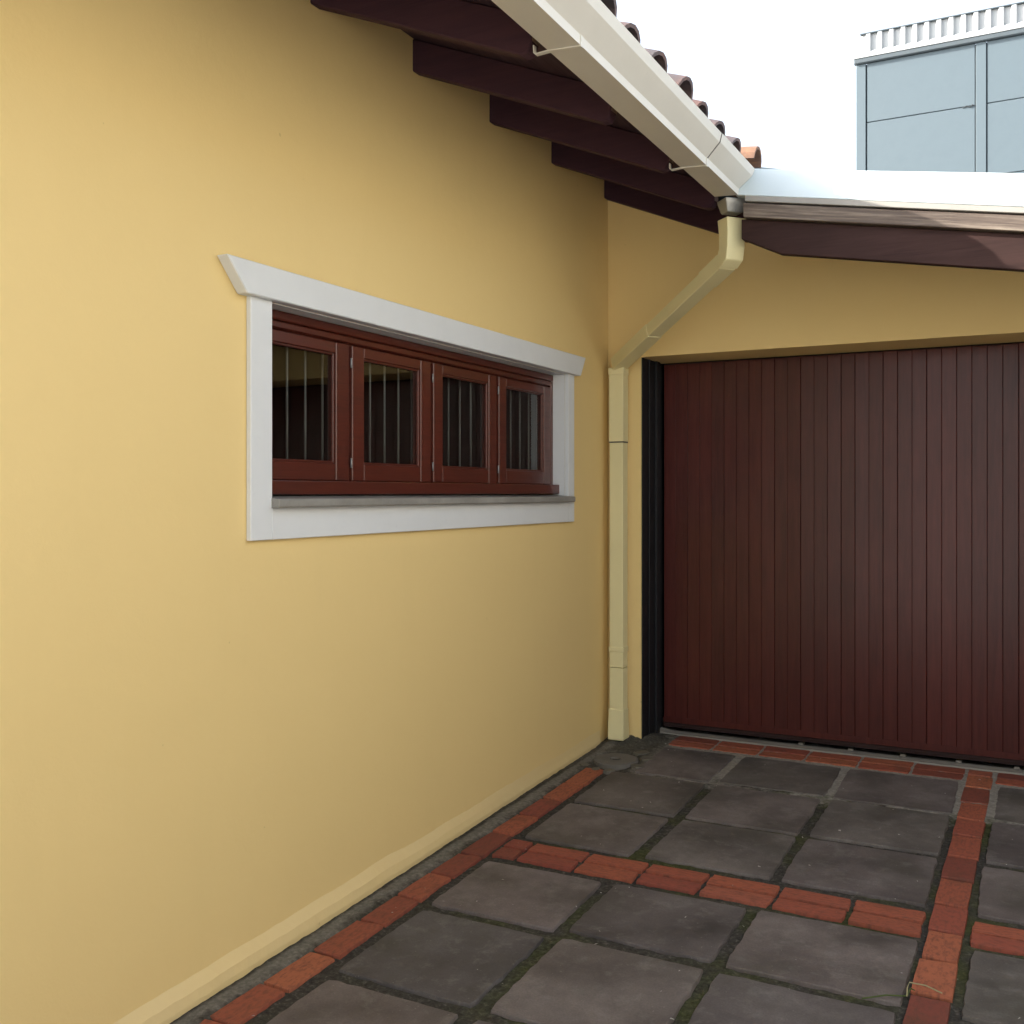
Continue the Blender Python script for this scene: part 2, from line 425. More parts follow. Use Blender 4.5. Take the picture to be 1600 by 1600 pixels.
rows = [(4.905, 5.395), (4.37, 4.865), (3.86, 4.325), (3.13, 3.565), (2.575, 3.07), (2.035, 2.525),
        (1.30, 1.745), (0.75, 1.25), (0.2, 0.7), (-0.55, -0.08), (-1.1, -0.6), (-1.65, -1.15)]
BROW = [(5.443, 5.638), (3.612, 3.795), (1.795, 1.985), (-0.035, 0.15)]
for ci, (x0, x1) in enumerate(cols + cols2):
    for ri, (y0, y1) in enumerate(rows):
        a, b = x0, x1
        if ci == 0 and ri == 0: a = 0.345
        sk = -0.008 if ci == 0 else 0.0
        lay('paving_slab', a + rs.uniform(-.006, .006), b + rs.uniform(-.006, .006), y0 + sk + rs.uniform(-.006, .006), y1 + sk + rs.uniform(-.006, .006))
# brick column (the joints as they lie) and its continuation
js = [5.635, 5.535, 5.335, 5.098, 4.849, 4.636, 4.377, 4.141, 3.892, 3.662, 3.448, 3.205]
while js[-1] > -1.4: js.append(js[-1] - 0.243)
for c0 in (1.86,):
    for a, b in zip(js, js[1:]): lay('brick', c0 + rs.uniform(-.004, .004), c0 + 0.112 + rs.uniform(-.004, .004), b + rs.uniform(.008, .014), a - rs.uniform(.006, .010), 0.001)
# double rows of bricks
for bi, (y0, y1) in enumerate(BROW):
    ym = (y0 + y1) / 2; g = 0.0075
    for xs in ([0.225, 0.335, 0.587, 0.838, 1.083, 1.348, 1.605, 1.85], [1.985, 2.235, 2.485, 2.735, 2.985, 3.235, 3.44]):
        for a, b in zip(xs, xs[1:]):
            gg = 0.008 if bi else 0.006
            if bi == 0 and a < 0.3: continue
            lay('brick', a + gg, b - gg, y0, ym - g, 0.001); lay('brick', a + gg, b - gg, ym + g, y1, 0.001)
# single row along the house wall
js = [4.855, 4.58, 4.33, 4.087, 3.838, 3.575, 3.347, 3.12, 2.893, 2.64, 2.406, 2.184]
while js[-1] > -1.5: js.append(js[-1] - 0.242)
for a, b in zip(js, js[1:]):
    s = 0.0 if a > 3 else (a - 3) * 0.02
    lay('brick', 0.105 + s, 0.208 + s, b + 0.006, a - 0.006, 0.0)
# cement threshold before the garage door
bm = bmesh.new(); N = 60; ring = []
for i in range(N + 1):
    x = 0.10 + (3.3 - 0.10) * i / N
    q = lambda s: noise.noise(Vector((x * 6, s, 0)))
    y0 = 5.652 + 0.006 * q(1); y1 = 5.775 + 0.012 * q(2)
    ring.append([bm.verts.new(p) for p in ((x, y0, -0.03), (x, y0 + 0.004, 0.001 + 0.002 * q(3) + 0.03 * math.exp(-((x - .08) / .12) ** 2)), (x, 5.72, 0.003 + 0.003 * q(4) + 0.05 * math.exp(-((x - .08) / .12) ** 2)), (x, y1, -0.004), (x, y1 + 0.01, -0.05))])
for a, b in zip(ring, ring[1:]):
    for k in range(4): bm.faces.new((a[k], b[k], b[k+1], a[k+1]))
for bx in (0.99, 1.255, 1.52, 1.79, 2.06):
    bm_box(bm, (bx, 5.74, -0.03), (bx + 0.028, 5.80, 0.010), 0.003)
bmesh.ops.recalc_face_normals(bm, faces=bm.faces)
link('cement_strip', bm_mesh('cement_strip', bm), pave, M['cement'])
# broken cement rubble at the corner around the drain
bm = bmesh.new(); rr = random.Random(3)
for (cx, cy, r) in ((0.10, 5.22, .05), (0.19, 5.27, .045), (0.26, 5.23, .05), (0.33, 5.14, .045), (0.335, 4.99, .04), (0.07, 4.90, .035), (0.28, 5.33, .04), (0.22, 5.42, .06), (0.27, 5.50, .05), (0.13, 5.33, .06), (0.30, 5.60, .04), (0.23, 4.855, .035), (0.16, 4.85, .03)):
    n = 7; ang = rr.uniform(0, 6)
    t = [bm.verts.new((cx + r*rr.uniform(.6, 1)*math.cos(ang+k*6.283/n), cy + r*rr.uniform(.7, 1.1)*math.sin(ang+k*6.283/n), fz(cy) + rr.uniform(.0, .006))) for k in range(n)]
    b = [bm.verts.new((v.co.x + (v.co.x-cx)*.15, v.co.y + (v.co.y-cy)*.15, fz(cy) - .02)) for v in t]
    bm.faces.new(t)
    for k in range(n): bm.faces.new((t[k], b[k], b[(k+1) % n], t[(k+1) % n]))
o = link('cement_rubble', bm_mesh('cement_rubble', bm), pave, M['rubble']); o['kind'] = 'stuff'

# ------------------------------------------------------------------ drain cover
dr = empty('drain_cover', (0.19, 5.05, fz(5.05)), 'round dark concrete drain cover at the foot of the downpipe', 'drain cover')
bm = bmesh.new(); n = 36; prof = [(0.026, -0.03), (0.026, 0.004), (0.032, 0.007), (0.105, 0.006), (0.116, 0.002), (0.118, -0.03)]
rg = [[bm.verts.new((r*math.cos(2*math.pi*k/n), r*math.sin(2*math.pi*k/n)*1.08, z + 0.001*noise.noise(Vector((r*30*math.cos(2*math.pi*k/n), r*30*math.sin(2*math.pi*k/n), 0))))) for k in range(n)] for r, z in prof]
for a, b in zip(rg, rg[1:]):
    for k in range(n): bm.faces.new((a[k], b[k], b[(k+1) % n], a[(k+1) % n]))
bmesh.ops.recalc_face_normals(bm, faces=bm.faces)
link('lid', bm_mesh('lid', bm, False), dr, M['concrete'])
box('hole_shade', (-.0255, -.0255, -.030), (.0255, .0255, -.012), M['black'], dr, .009)  # black plug standing in for the shade inside the opening
bm = bmesh.new()
tube_pts(bm, [(-0.021, 0, -0.004), (0.021, 0.004, -0.003)], 0.006); link('lifting_bar', bm_mesh('lifting_bar', bm, True), dr, M['black'])

# ------------------------------------------------------------------ house
house = empty('house', (0, 2, fz(2)), 'yellow rendered house with a white framed window under deep maroon eaves', 'house')
hinv = Matrix.Translation((0, -2, -fz(2)))
HP = []                                       # parts built in world space, reparented with an offset below
def adopt(o, root):
    o.parent = root; o.matrix_parent_inverse = Matrix.Translation(-root.location); return o
WY0, WY1, WZ0, WZ1 = 2.50, 4.815, 1.34, 2.003   # window opening
Y0, Y1, ZT = -0.9, 5.4, 3.24
vs = []; fs = []
gy = [Y0, WY0, WY1, Y1]; gz = [-0.55, WZ0, WZ1, ZT]
def vid(x, y, z):
    vs.append((x, y, z)); return len(vs) - 1
for x, flip in ((0.0, False), (-0.25, True)):
    for i in range(3):
        for j in range(3):
            if i == 1 and j == 1: continue
            q = [vid(x, gy[i], gz[j]), vid(x, gy[i+1], gz[j]), vid(x, gy[i+1], gz[j+1]), vid(x, gy[i], gz[j+1])]
            fs.append(q[::-1] if flip else q)
def quad(*p): fs.append([vid(*q) for q in p])
quad((0, WY0, WZ0), (-.25, WY0, WZ0), (-.25, WY0, WZ1), (0, WY0, WZ1)); quad((0, WY1, WZ0), (0, WY1, WZ1), (-.25, WY1, WZ1), (-.25, WY1, WZ0))
quad((0, WY0, WZ1), (-.25, WY0, WZ1), (-.25, WY1, WZ1), (0, WY1, WZ1)); quad((0, WY0, WZ0), (0, WY1, WZ0), (-.25, WY1, WZ0), (-.25, WY0, WZ0))
# far walls and near gable of the house
RX, RP = -3.6, 0.417
quad((0, Y0, -.55), (0, Y0, ZT), (RX, Y0, ZT - RX*RP), (RX*2, Y0, ZT), (RX*2, Y0, -.55))
quad((0, Y1+.2, -.55), (RX*2, Y1+.2, -.55), (RX*2, Y1+.2, ZT), (RX, Y1+.2, ZT - RX*RP), (0, Y1+.2, ZT))
quad((RX*2, Y0, -.55), (RX*2, Y0, ZT), (RX*2, Y1+.2, ZT), (RX*2, Y1+.2, -.55))
wall = adopt(link('wall', mesh_from('wall', vs, fs), None, M['yellow']), house)
# footing: an uneven rendered plinth
bm = bmesh.new(); rings = []; y = Y0
while y < 5.30:
    q = lambda s, f=3.0: noise.noise(Vector((y * f, s, 0)))
    fade = min(1, max(0.08, (4.6 - y) / 1.5))
    o1 = (0.018 + 0.005 * q(1) + 0.003 * q(2, 14)) * fade; h1 = 0.050 + 0.010 * q(3) + 0.004 * q(4, 20)
    g = fz(y)
    rings.append([bm.verts.new(p) for p in ((-0.001, y, g + h1 + 0.038 + 0.008*q(5)), (0.0028*fade + 0.0006*q(8, 9), y, g + h1 + 0.030 + 0.007*q(5)), (o1, y, g + h1), (o1 + 0.004 + 0.002*q(6, 18), y, g + 0.02 + 0.006*q(7, 25)), (o1 + 0.002, y, g + 0.003 + 0.003*q(9, 30)), (o1 - 0.004, y, g - 0.03))])
    y += 0.03
for a, b in zip(rings, rings[1:]):
    for k in range(5): bm.faces.new((a[k], a[k+1], b[k+1], b[k]))
bmesh.ops.recalc_face_normals(bm, faces=bm.faces)
adopt(link('plinth', bm_mesh('plinth', bm, False), None, M['foot']), house)
# dark room behind the window
bm = bmesh.new(); bm_box(bm, (-3.2, 0.9, 0.0), (-0.26, 5.3, 2.9))
bmesh.ops.reverse_faces(bm, faces=bm.faces)
for f in [f for f in bm.faces if all(abs(v.co.x + 0.26) < 1e-4 for v in f.verts)]: bm.faces.remove(f)
adopt(link('room_interior', bm_mesh('room_interior', bm), None, M['dark']), house)

# rafters
PITCH = math.atan(RP)
raf_pts = [(-0.3, 3.05 + 0.3*RP), (0.80, 3.05 - 0.80*RP), (0.825, 3.05 - 0.80*RP + 0.004), (0.838, 3.05 - 0.80*RP + 0.03), (0.84, 3.05 - 0.84*RP + 0.128), (-0.3, 3.178 + 0.3*RP)]
raf_y = [5.345, 4.655, 4.012, 3.388, 2.757, 2.12, 1.48, 0.84, 0.2, -0.44, -1.08]
bm0 = None
for i, ry in enumerate(raf_y):
    if i == 0:
        o = prism('rafter', raf_pts, 1, 0.0, 0.052, M['rafter'], None, 0.004); rme = o.data
    else: o = link('rafter', rme, None)
    o.location = (0, ry, 0); adopt(o, house)
    e = prism('rafter_end_grain', [(0.839, 3.05 - 0.80*RP + 0.035), (0.8425, 3.05 - 0.80*RP + 0.034), (0.8425, 3.05 - 0.84*RP + 0.118), (0.8405, 3.05 - 0.84*RP + 0.118)], 1, 0.004, 0.048, M['worn'], None) if i == 0 else link('rafter_end_grain', eme, None)
    eme = e.data; e.parent = o
# roof deck, ridge to eave (both slopes)
def zr(x, off): return 3.05 - RP*x + off if x > RX else 3.05 - RP*RX + off + RP*(x - RX)
deck = prism('roof', [(0.90, zr(.90, .130)), (RX, zr(RX, .130)), (RX*2 - .8, zr(RX*2 - .8, .130)), (RX*2 - .8, zr(RX*2 - .8, .150)), (RX, zr(RX, .150)), (0.90, zr(.90, .150))], 1, -1.25, 5.398, M['deck'], None)
adopt(deck, house)
# clay tiles
def tile_mesh(name, r0, r1, L, th, up, seg=8):
    vs = []; fs = []
    for x, r in ((0, r0), (-L, r1)):
        for rad in (r, r - th):
            for k in range(seg + 1):
                a = math.pi * k / seg
                vs.append((x, rad * math.cos(a), rad * math.sin(a) * (0.92 if up else -0.75)))
    n = seg + 1
    for k in range(seg):
        fs += [(k, k+1, 2*n+k+1, 2*n+k), (n+k+1, n+k, 3*n+k, 3*n+k+1), (k+1, k, n+k, n+k+1), (2*n+k, 2*n+k+1, 3*n+k+1, 3*n+k)]
    fs += [(0, 2*n, 3*n, n), (n-1, 2*n-1, 4*n-1, 3*n-1)]
    bm = bmesh.new(); V = [bm.verts.new(v) for v in vs]
    for f in fs: bm.faces.new([V[i] for i in f])
    bmesh.ops.recalc_face_normals(bm, faces=bm.faces)
    return bm_mesh(name, bm)
cov = tile_mesh('cover_tile', 0.089, 0.075, 0.42, 0.014, True); pan = tile_mesh('pan_tile', 0.075, 0.088, 0.42, 0.013, False)
cov.materials.append(M['tile']); pan.materials.append(M['tile'])
rt = random.Random(5)
ty = [3.172 + 0.2467 * k for k in range(-17, 9)]
bulk = bmesh.new()
n_c = 0
for c in range(12):
    xe = 0.998 - c * 0.315
    if xe - 0.42 < RX: break
    for y in ty:
        for kind in ('cover_tile', 'pan_tile'):
            yy = y if kind == 'cover_tile' else y + 0.123
            if kind == 'cover_tile' and c == 0 and abs(y - 4.652) < .06: continue
            zz = zr(xe, 0.150) + (0.056 if kind == 'cover_tile' else 0.080) + 0.014
            e = (rt.uniform(-.02, .02), PITCH - 0.025 + rt.uniform(-.02, .02), rt.uniform(-.03, .03))
            loc = (xe + rt.uniform(-.015, .015), yy + rt.uniform(-.008, .008), zz + rt.uniform(-.005, .005))
            if c < 3 and y > -2.2:
                o = link(kind, cov if kind == 'cover_tile' else pan, None, None, loc, e)
                o.parent = deck; o.matrix_parent_inverse = Matrix.Identity(4)
            else:
                from mathutils import Euler
                mtx = Matrix.Translation(loc) @ Euler(e).to_matrix().to_4x4()
                src = cov if kind == 'cover_tile' else pan
                b2 = bmesh.new(); b2.from_mesh(src); b2.transform(mtx)
                tmp = bpy.data.meshes.new('tmp'); b2.to_mesh(tmp); b2.free(); bulk.from_mesh(tmp); bpy.data.meshes.remove(tmp)
o = link('roof_tiles', bm_mesh('roof_tiles', bulk), None, M['tile']); o['kind'] = 'stuff'
o.parent = deck
# last tile by the garage, set flatter; sunlit orange put into its colour
lt = tile_mesh('cover_tile', 0.080, 0.080, 0.40, 0.014, True); lt.materials.append(M['tile_sunlit'])
o = link('cover_tile', lt, None, None, (1.032, 4.69, 2.905), (0, R(7), R(2))); o.parent = deck; o['label'] = 'cleaner clay tile with sunlit orange in its colour, set flatter at the end of the eave'
# small flashing wedge between the roofs
o = loft('valley_flashing', [[(0.80, 4.86, 2.99), (0.80, 4.86, 2.80), (1.10, 4.86, 2.80), (1.10, 4.86, 2.915)], [(0.80, 4.866, 2.99), (0.80, 4.866, 2.80), (1.10, 4.866, 2.80), (1.10, 4.866, 2.915)]], M['blue'], None)
adopt(o, house)

# ------------------------------------------------------------------ window (a part of the house)
FX = -0.066
bm = bmesh.new()
for a, b in (((FX-.07, 2.505, 1.385), (FX, 2.545, 2.0)), ((FX-.07, 4.765+.02, 1.385), (FX, 4.812, 2.0)), ((FX-.07, 2.545, 1.94), (FX-.012, 4.785, 2.0)), ((FX-.07, 2.545, 1.385), (FX-.012, 4.785, 1.43))):
    bm_box(bm, a, b, 0.002)
win = adopt(link('window', bm_mesh('window', bm), None, M['window_wood']), house)
def wp(o): o.parent = win; o.matrix_parent_inverse = Matrix.Identity(4); return o
wp(box('head_moulding', (FX-.020, 2.502, 1.968), (FX+.006, 4.806, 1.9995), M['window_wood'], None, 0.006, 2))
wp(box('head_moulding', (FX-.016, 2.502, 1.943), (FX-.0015, 4.806, 1.966), M['window_wood'], None, 0.004, 2))
wp(box('bottom_rail', (FX-.01, 2.502, 1.384), (-.028, 4.812, 1.432), M['window_wood'], None, 0.004, 2))
for y in (3.071, 3.636, 4.212): wp(box('mullion', (FX-.06, y - .018, 1.432), (FX-.016, y + .030, 1.942), M['window_wood'], None, 0.002))
sash = [(2.547, 3.062), (3.085, 3.626), (3.650, 4.203), (4.226, 4.784)]
SZ0, SZ1 = 1.4335, 1.936
for (a, b) in sash:
    bm = bmesh.new(); st = 0.074; x0, x1 = FX-.042, FX-.001
    bm_box(bm, (x0, a, SZ0), (x1, a+st, SZ1), .003); bm_box(bm, (x0, b-st, SZ0), (x1, b, SZ1), .003)
    bm_box(bm, (x0+.0015, a+st, SZ0), (x1-.0015, b-st, SZ0+.064), .003); bm_box(bm, (x0+.0015, a+st, SZ1-.040), (x1-.0015, b-st, SZ1), .003)
    # glazing bead
    for q0, q1 in (((a+st, SZ0+.064), (a+st+.009, SZ1-.04)), ((b-st-.009, SZ0+.064), (b-st, SZ1-.04)), ((a+st+.009, SZ0+.064), (b-st-.009, SZ0+.072)), ((a+st+.009, SZ1-.048), (b-st-.009, SZ1-.04))):
        bm_box(bm, (x1-.020, q0[0], q0[1]), (x1-.008, q1[0], q1[1]), .002)
    wp(link('sash', bm_mesh('sash', bm), None, M['window_wood']))
    wp(box('glass_pane', (x1-.025, a+st+.001, SZ0+.065), (x1-.021, b-st-.001, SZ1-.041), M['glass'], None, 0.0))
    for zz in (1.50, 1.87):
        bm = bmesh.new(); tube_pts(bm, [(FX+.001, a-.010, zz-.018), (FX+.001, a-.010, zz+.018)], .0035); wp(link('hinge', bm_mesh('hinge', bm, True), None, M['galv']))
barm = None; y = 2.60
bm = bmesh.new(); tube_pts(bm, [(0, 0, 1.40), (0, 0, 1.99)], 0.0042, 6); barm = bm_mesh('security_bar', bm, True); barm.materials.append(M['bar'])
while y < 4.95:
    wp(link('security_bar', barm, None, None, (-0.135, y, 0))); y += 0.0985
wp(prism('stone_sill', [(FX-.03, 1.3825), (0.048, 1.371), (0.052, 1.367), (0.052, 1.346), (0.047, 1.342), (FX-.03, 1.342)], 1, 2.538, 4.836, M['sill'], None, 0.002))
for ya, yb in ((2.4965, 2.5), (4.8155, 4.8185)):
    wp(box('dark_reveal_sheet', (-0.249, ya if ya < 3 else 4.811, 1.343), (-0.14, yb if ya < 3 else 4.8145, 2.0), M['dark'], None, 0.0))  # dark sheet over the yellow reveal so the interior reads unlit
# white surround
W3 = {'header_board': None}
hp = [(2.313, 2.105), (4.986, 2.105), (4.922, 2.003), (2.402, 2.003)]
wp(prism('header_board', hp, 0, 0.0005, 0.045, M['white'], None, 0.003))
wp(box('side_board', (0.0005, 2.443, 1.240), (0.020, 2.543, 2.003), M['white'], None, 0.002))
wp(box('side_board', (0.0005, 4.815, 1.240), (0.020, 4.892, 2.003), M['white'], None, 0.002))
wp(box('apron_board', (0.0005, 2.543, 1.240), (0.0195, 4.815, 1.343), M['white'], None, 0.002))
for ya, yb in ((2.5005, 2.5035), (4.811, 4.8145)):      # painted reveals
    wp(box('reveal_lining', (-0.066, ya, 1.371), (0.001, yb, 2.001), M['white'], None, 0.0))
wp(box('reveal_lining', (-0.066, 2.5035, 2.0005), (0.001, 4.811, 2.0028), M['white'], None, 0.0))

# ------------------------------------------------------------------ garage
gar = empty('garage', (1.7, 5.4, 0), 'yellow garage with a dark wooden plank door and pale metal roof edge', 'garage')
GS = -0.176
def gt(x, z0): return z0 + GS * (x - 1.0)
DX0, DX1, DZ = 0.2, 3.22, 2.148
bm = bmesh.new()
def gbox(a, b): bm_box(bm, a, b)
gw = [(0.002, -0.5), (DX0, -0.5), (DX0, DZ), (DX1, DZ), (DX1, -0.5), (3.7, -0.5), (3.7, gt(3.7, 2.71)), (0.9, gt(.9, 2.71)), (0.9, 3.1), (0.002, 3.1)]
adopt(prism('wall', gw, 1, 5.4, 5.74, M['yellow'], None), gar)
adopt(box('side_wall', (3.45, 5.742, -.5), (3.7, 10.8, 2.15), M['yellow'], None, 0), gar)
# door: planks on a dark backing
door = adopt(box('door', (DX0 + .02, 5.738, 0.03), (DX1 - .02, 5.765, 2.145), M['door_back'], None, 0), gar)
def dp(o): o.parent = door; o.matrix_parent_inverse = Matrix.Translation(-Vector(door.location)); return o
pw = 0.0716
bm = bmesh.new(); bm_box(bm, (-pw/2 + .0005, -.009, 0), (pw/2 - .0005, .009, 2.085), 0.0020)
pme = bm_mesh('plank', bm); pme.materials.append(M['door_wood']); pme2 = None
rp = random.Random(9); x = DX0 + .022 + pw/2
while x < DX1 - .03:
    o = dp(link('plank', pme, None, None, (x + rp.uniform(-.0008, .0008), 5.728 + rp.uniform(-.0012, .0012), 0.052 + rp.uniform(-.002, .002)), (0, 0, rp.uniform(-.012, .012))))
    x += pw
dp(box('bottom_rail', (DX0 + .02, 5.716, 0.024), (DX1 - .02, 5.736, 0.050), M['door_back'], None, 0.003))
dp(box('bottom_rail', (DX0 + .02, 5.7165, 0.052), (DX1 - .02, 5.7185, 0.085), M['door_wood'], None, 0.0))
bm = bmesh.new(); ip = [(0.01, -.3), (3.44, -.3), (3.44, 2.1), (0.01, 2.56)]
fa = [bm.verts.new((x, 5.742, z)) for x, z in ip]; fb = [bm.verts.new((x, 10.7, z)) for x, z in ip]
bm.faces.new(fb)
for i in range(4): bm.faces.new((fa[i], fa[(i+1) % 4], fb[(i+1) % 4], fb[i]))
adopt(link('garage_light_block', bm_mesh('garage_light_block', bm), None, M['dark']), gar)  # unseen dark box added to stop light leaking round the door
# black steel lining and guide on the reveal
for s, x in ((1, DX0), (-1, DX1)):
    adopt(box('door_jamb', (x + s*.0005, 5.405, -.02), (x + s*.007, 5.736, 2.146), M['black'], None, 0.001), gar)
    adopt(box('door_guide', (x + s*.0075, 5.60, 0.0), (x + s*.022, 5.655, 2.146), M['black'], None, 0.002), gar)
    adopt(box('door_guide', (x + s*.0075, 5.50, 0.0), (x + s*.014, 5.515, 2.146), M['black'], None, 0.002), gar)
# metal roof: flashing on the eave, lip, weathered fillet, maroon board
XL, XR = 1.0, 3.44
def sloped(name, sec, x0, x1, mat, bev=0.0, zl=None):
    """sec = list of (y, z at x=1.0); follows the roof slope"""
    return adopt(loft(name, [[(x, y, gt(x, z)) for y, z in sec] for x in (x0, x1)], mat, None, True, bev), gar)
fl = adopt(loft('roof_flashing', [[(0.985, 4.472, 2.709), (1.04, 4.532, 2.834), (1.04, 4.60, 2.834), (0.985, 4.60, 2.709)],
                            [(2.131, 4.47, 2.508), (2.131, 4.53, 2.655), (2.131, 4.60, 2.655), (2.131, 4.60, 2.508)],
                            [(XR, 4.47, 2.19), (XR, 4.53, 2.36), (XR, 4.60, 2.36), (XR, 4.60, 2.19)]], M['flash'], None, True, 0.003), gar)
sloped('drip_lip', [(4.474, 2.707), (4.474, 2.682), (4.56, 2.682), (4.56, 2.707)], 1.03, XR, M['fgrey'], 0.002)
sloped('fillet_board', [(4.477, 2.674), (4.486, 2.613), (4.62, 2.613), (4.62, 2.674)], 1.02, XR, M['weathered'], 0.003)
zb = lambda x, z: gt(x, z)
vs0 = [(1.005, zb(1.005, 2.609)), (1.005, 2.52), (1.03, 2.508), (1.18, 2.434), (1.24, zb(1.24, 2.466)), (XR, zb(XR, 2.466)), (XR, zb(XR, 2.609))]
adopt(prism('barge_board', vs0, 1, 4.512, 4.552, M['barge'], None, 0.003), gar)
sloped('roof_sheet', [(4.602, 2.80), (10.9, 2.80), (10.9, 2.78), (4.602, 2.78)], 1.0, XR, M['flash'])
sloped('roof_soffit', [(4.62, 2.735), (10.8, 2.735), (10.8, 2.715), (4.62, 2.715)], 1.03, XR, M['deck'])

# ------------------------------------------------------------------ gutter
gut = empty('gutter', (0.95, 1.8, 2.70), 'cream box gutter with strap brackets running along the tiled house eave', 'gutter')
prof = [(0.893, 2.83), (0.893, 2.712), (1.0, 2.705), (1.0, 2.735), (1.052, 2.792), (1.061, 2.826), (1.056, 2.829), (1.049, 2.797), (0.995, 2.738), (0.995, 2.711), (0.897, 2.717), (0.897, 2.83)]
def gsec(y, yfun=None): return [(x, y, z) for x, z in prof]
GY0, GJ = -1.28, 4.011
adopt(loft('gutter_trough', [gsec(GY0), gsec(GJ - .002)], M['gutter'], None, True), gut)
endsec = [(x, 4.472 + max(0, (z - 2.707)) * 0.46 - 0.002, z) for x, z in prof]
adopt(loft('gutter_trough', [[(x + .0015, y, z + .001) for x, y, z in gsec(GJ + .002)], [(x + .0015, y, z + .001) for x, y, z in endsec]], M['gutter'], None, True), gut)
outer = [(0.999, 2.7035), (1.0015, 2.7035), (1.0025, 2.7345), (1.0545, 2.7915), (1.0635, 2.8275), (1.060, 2.8275), (1.050, 2.792), (0.999, 2.736)]
adopt(prism('seam', [(x, z) for x, z in outer], 1, GJ - .0022, GJ + .0022, M['seam'], None), gut)
for y in (4.011, 2.761, 1.51, 0.26, -0.99):
    strap = [(0.845, 2.735), (0.846, 2.712), (0.853, 2.7055), (0.893, 2.7075), (1.003, 2.7005), (1.0035, 2.734), (0.9998, 2.734), (0.9992, 2.7045), (0.893, 2.7115), (0.854, 2.7095), (0.850, 2.714), (0.849, 2.735)]
    adopt(prism('strap_bracket', strap, 1, y - .008 - (.0 if y < 4 else .006), y + .008 - (.0 if y < 4 else .006), M['gutter'], None), gut)
def rect(c, hx, hy, ang, z):
    ca, sa = math.cos(ang), math.sin(ang)
    return [(c[0] + a*hx*ca - b*hy*sa, c[1] + a*hx*sa + b*hy*ca, z) for a, b in ((-1, -1), (1, -1), (1, 1), (-1, 1))]
adopt(loft('outlet_spout', [rect((.955, 4.535), .052, .044, R(43), 2.7045), rect((.955, 4.535), .050, .042, R(43), 2.69), rect((.955, 4.54), .042, .034, R(43), 2.655), rect((.955, 4.54), .037, .03, R(43), 2.645)], M['galv'], None, True, 0.003), gut)

# ------------------------------------------------------------------ downpipe
dpipe = empty('downpipe', (0.09, 5.34, fz(5.34)), 'pale yellow square downpipe slanting from the gutter down to the wall corner', 'downpipe')
A = Vector((0.93, 4.59, 2.455)); B = Vector((0.092, 5.325, 2.105))
DA = math.atan2(B.y - A.y, B.x - A.x)          # plan direction of the diagonal
d3 = (B - A).normalized(); side = Vector((-math.sin(DA), math.cos(DA), 0)); upv = side.cross(d3); upv = upv if upv.z > 0 else -upv
def sec(c, w, h, d=None, u=None):
    u = u or upv; c = Vector(c)
    return [tuple(c + side*a*w/2 + u*b*h/2) for a, b in ((-1, -1), (1, -1), (1, 1), (-1, 1))]
hd = Vector((math.cos(DA), math.sin(DA), 0))
# elbow: funnel mouth, bending into the diagonal
top = Vector((0.946, 4.572, 2.628))
adopt(loft('elbow', [sec(top, .104, .082, u=hd), sec(top + Vector((0, 0, -.07)) , .094, .074, u=hd), sec(top + Vector((0, 0, -.13)) + hd*.003, .092, .072, u=hd),
                    sec(A + Vector((0, 0, .004)) - hd*.004, .092, .078, u=(hd*.88 + upv*.5).normalized()), sec(A + d3*.035, .092, .080, u=(hd*.45 + upv).normalized())], M['pipe'], None, True, 0.003), dpipe)
adopt(loft('diagonal_pipe', [sec(A + d3*.0, .078, .066), sec(A + d3*(B-A).length*.64, .078, .066)], M['pipe'], None, True, 0.003), dpipe)
adopt(loft('diagonal_pipe', [sec(A + d3*(B-A).length*.635, .084, .072), sec(B + d3*.0, .084, .072)], M['pipe'], None, True, 0.003), dpipe)
adopt(loft('pipe_collar', [sec(A + d3*.03, .084, .072), sec(A + d3*.20, .084, .072)], M['pipe'], None, True, 0.002), dpipe)
bm = bmesh.new(); sc = A + d3*.225 - side*.041; tube_pts(bm, [tuple(sc + side*.006), tuple(sc - side*.004)], .009, 8); adopt(link('screw', bm_mesh('screw', bm), None, M['galv']), dpipe)
sc = A + d3*(B-A).length*.635
adopt(loft('pipe_tab', [sec(sc - side*.044, .004, .03), sec(sc - side*.044 - d3*.012 + upv*.03, .004, .02)], M['pipe'], None, True), dpipe)
VX0, VX1, VY0, VY1 = 0.050, 0.131, 5.300, 5.372
def vbox(name, z0, z1, e=0.0, mat='pipe', bev=.004): return adopt(box(name, (VX0-e, VY0-e, z0), (VX1+e, VY1+e*.3, z1), M[mat], None, bev, 2), dpipe)
vbox('vertical_pipe', 0.42, 1.67); vbox('vertical_pipe', 1.674, 2.065, 0.003); vbox('vertical_pipe', 0.15, 0.418, 0.0)
vbox('seam', 1.668, 1.676, 0.0015, 'seam', 0)
vbox('pipe_collar', 2.045, 2.085, 0.006); vbox('pipe_band', 0.505, 0.535, 0.004)
adopt(loft('boot', [[(VX0-.004, VY0-.004, .19), (VX1+.004, VY0-.004, .19), (VX1+.004, VY1, .19), (VX0-.004, VY1, .19)],
                    [(VX0-.005, VY0-.012, .12), (VX1+.006, VY0-.012, .12), (VX1+.006, VY1, .12), (VX0-.005, VY1, .12)],
                    [(VX0-.002, VY0-.024, .05), (VX1+.010, VY0-.024, .05), (VX1+.010, VY1, .05), (VX0-.002, VY1, .05)],
                    [(VX0, VY0-.026, .022), (VX1+.010, VY0-.026, .022), (VX1+.010, VY1, .022), (VX0, VY1, .022)]], M['pipe'], None, True, 0.004), dpipe)

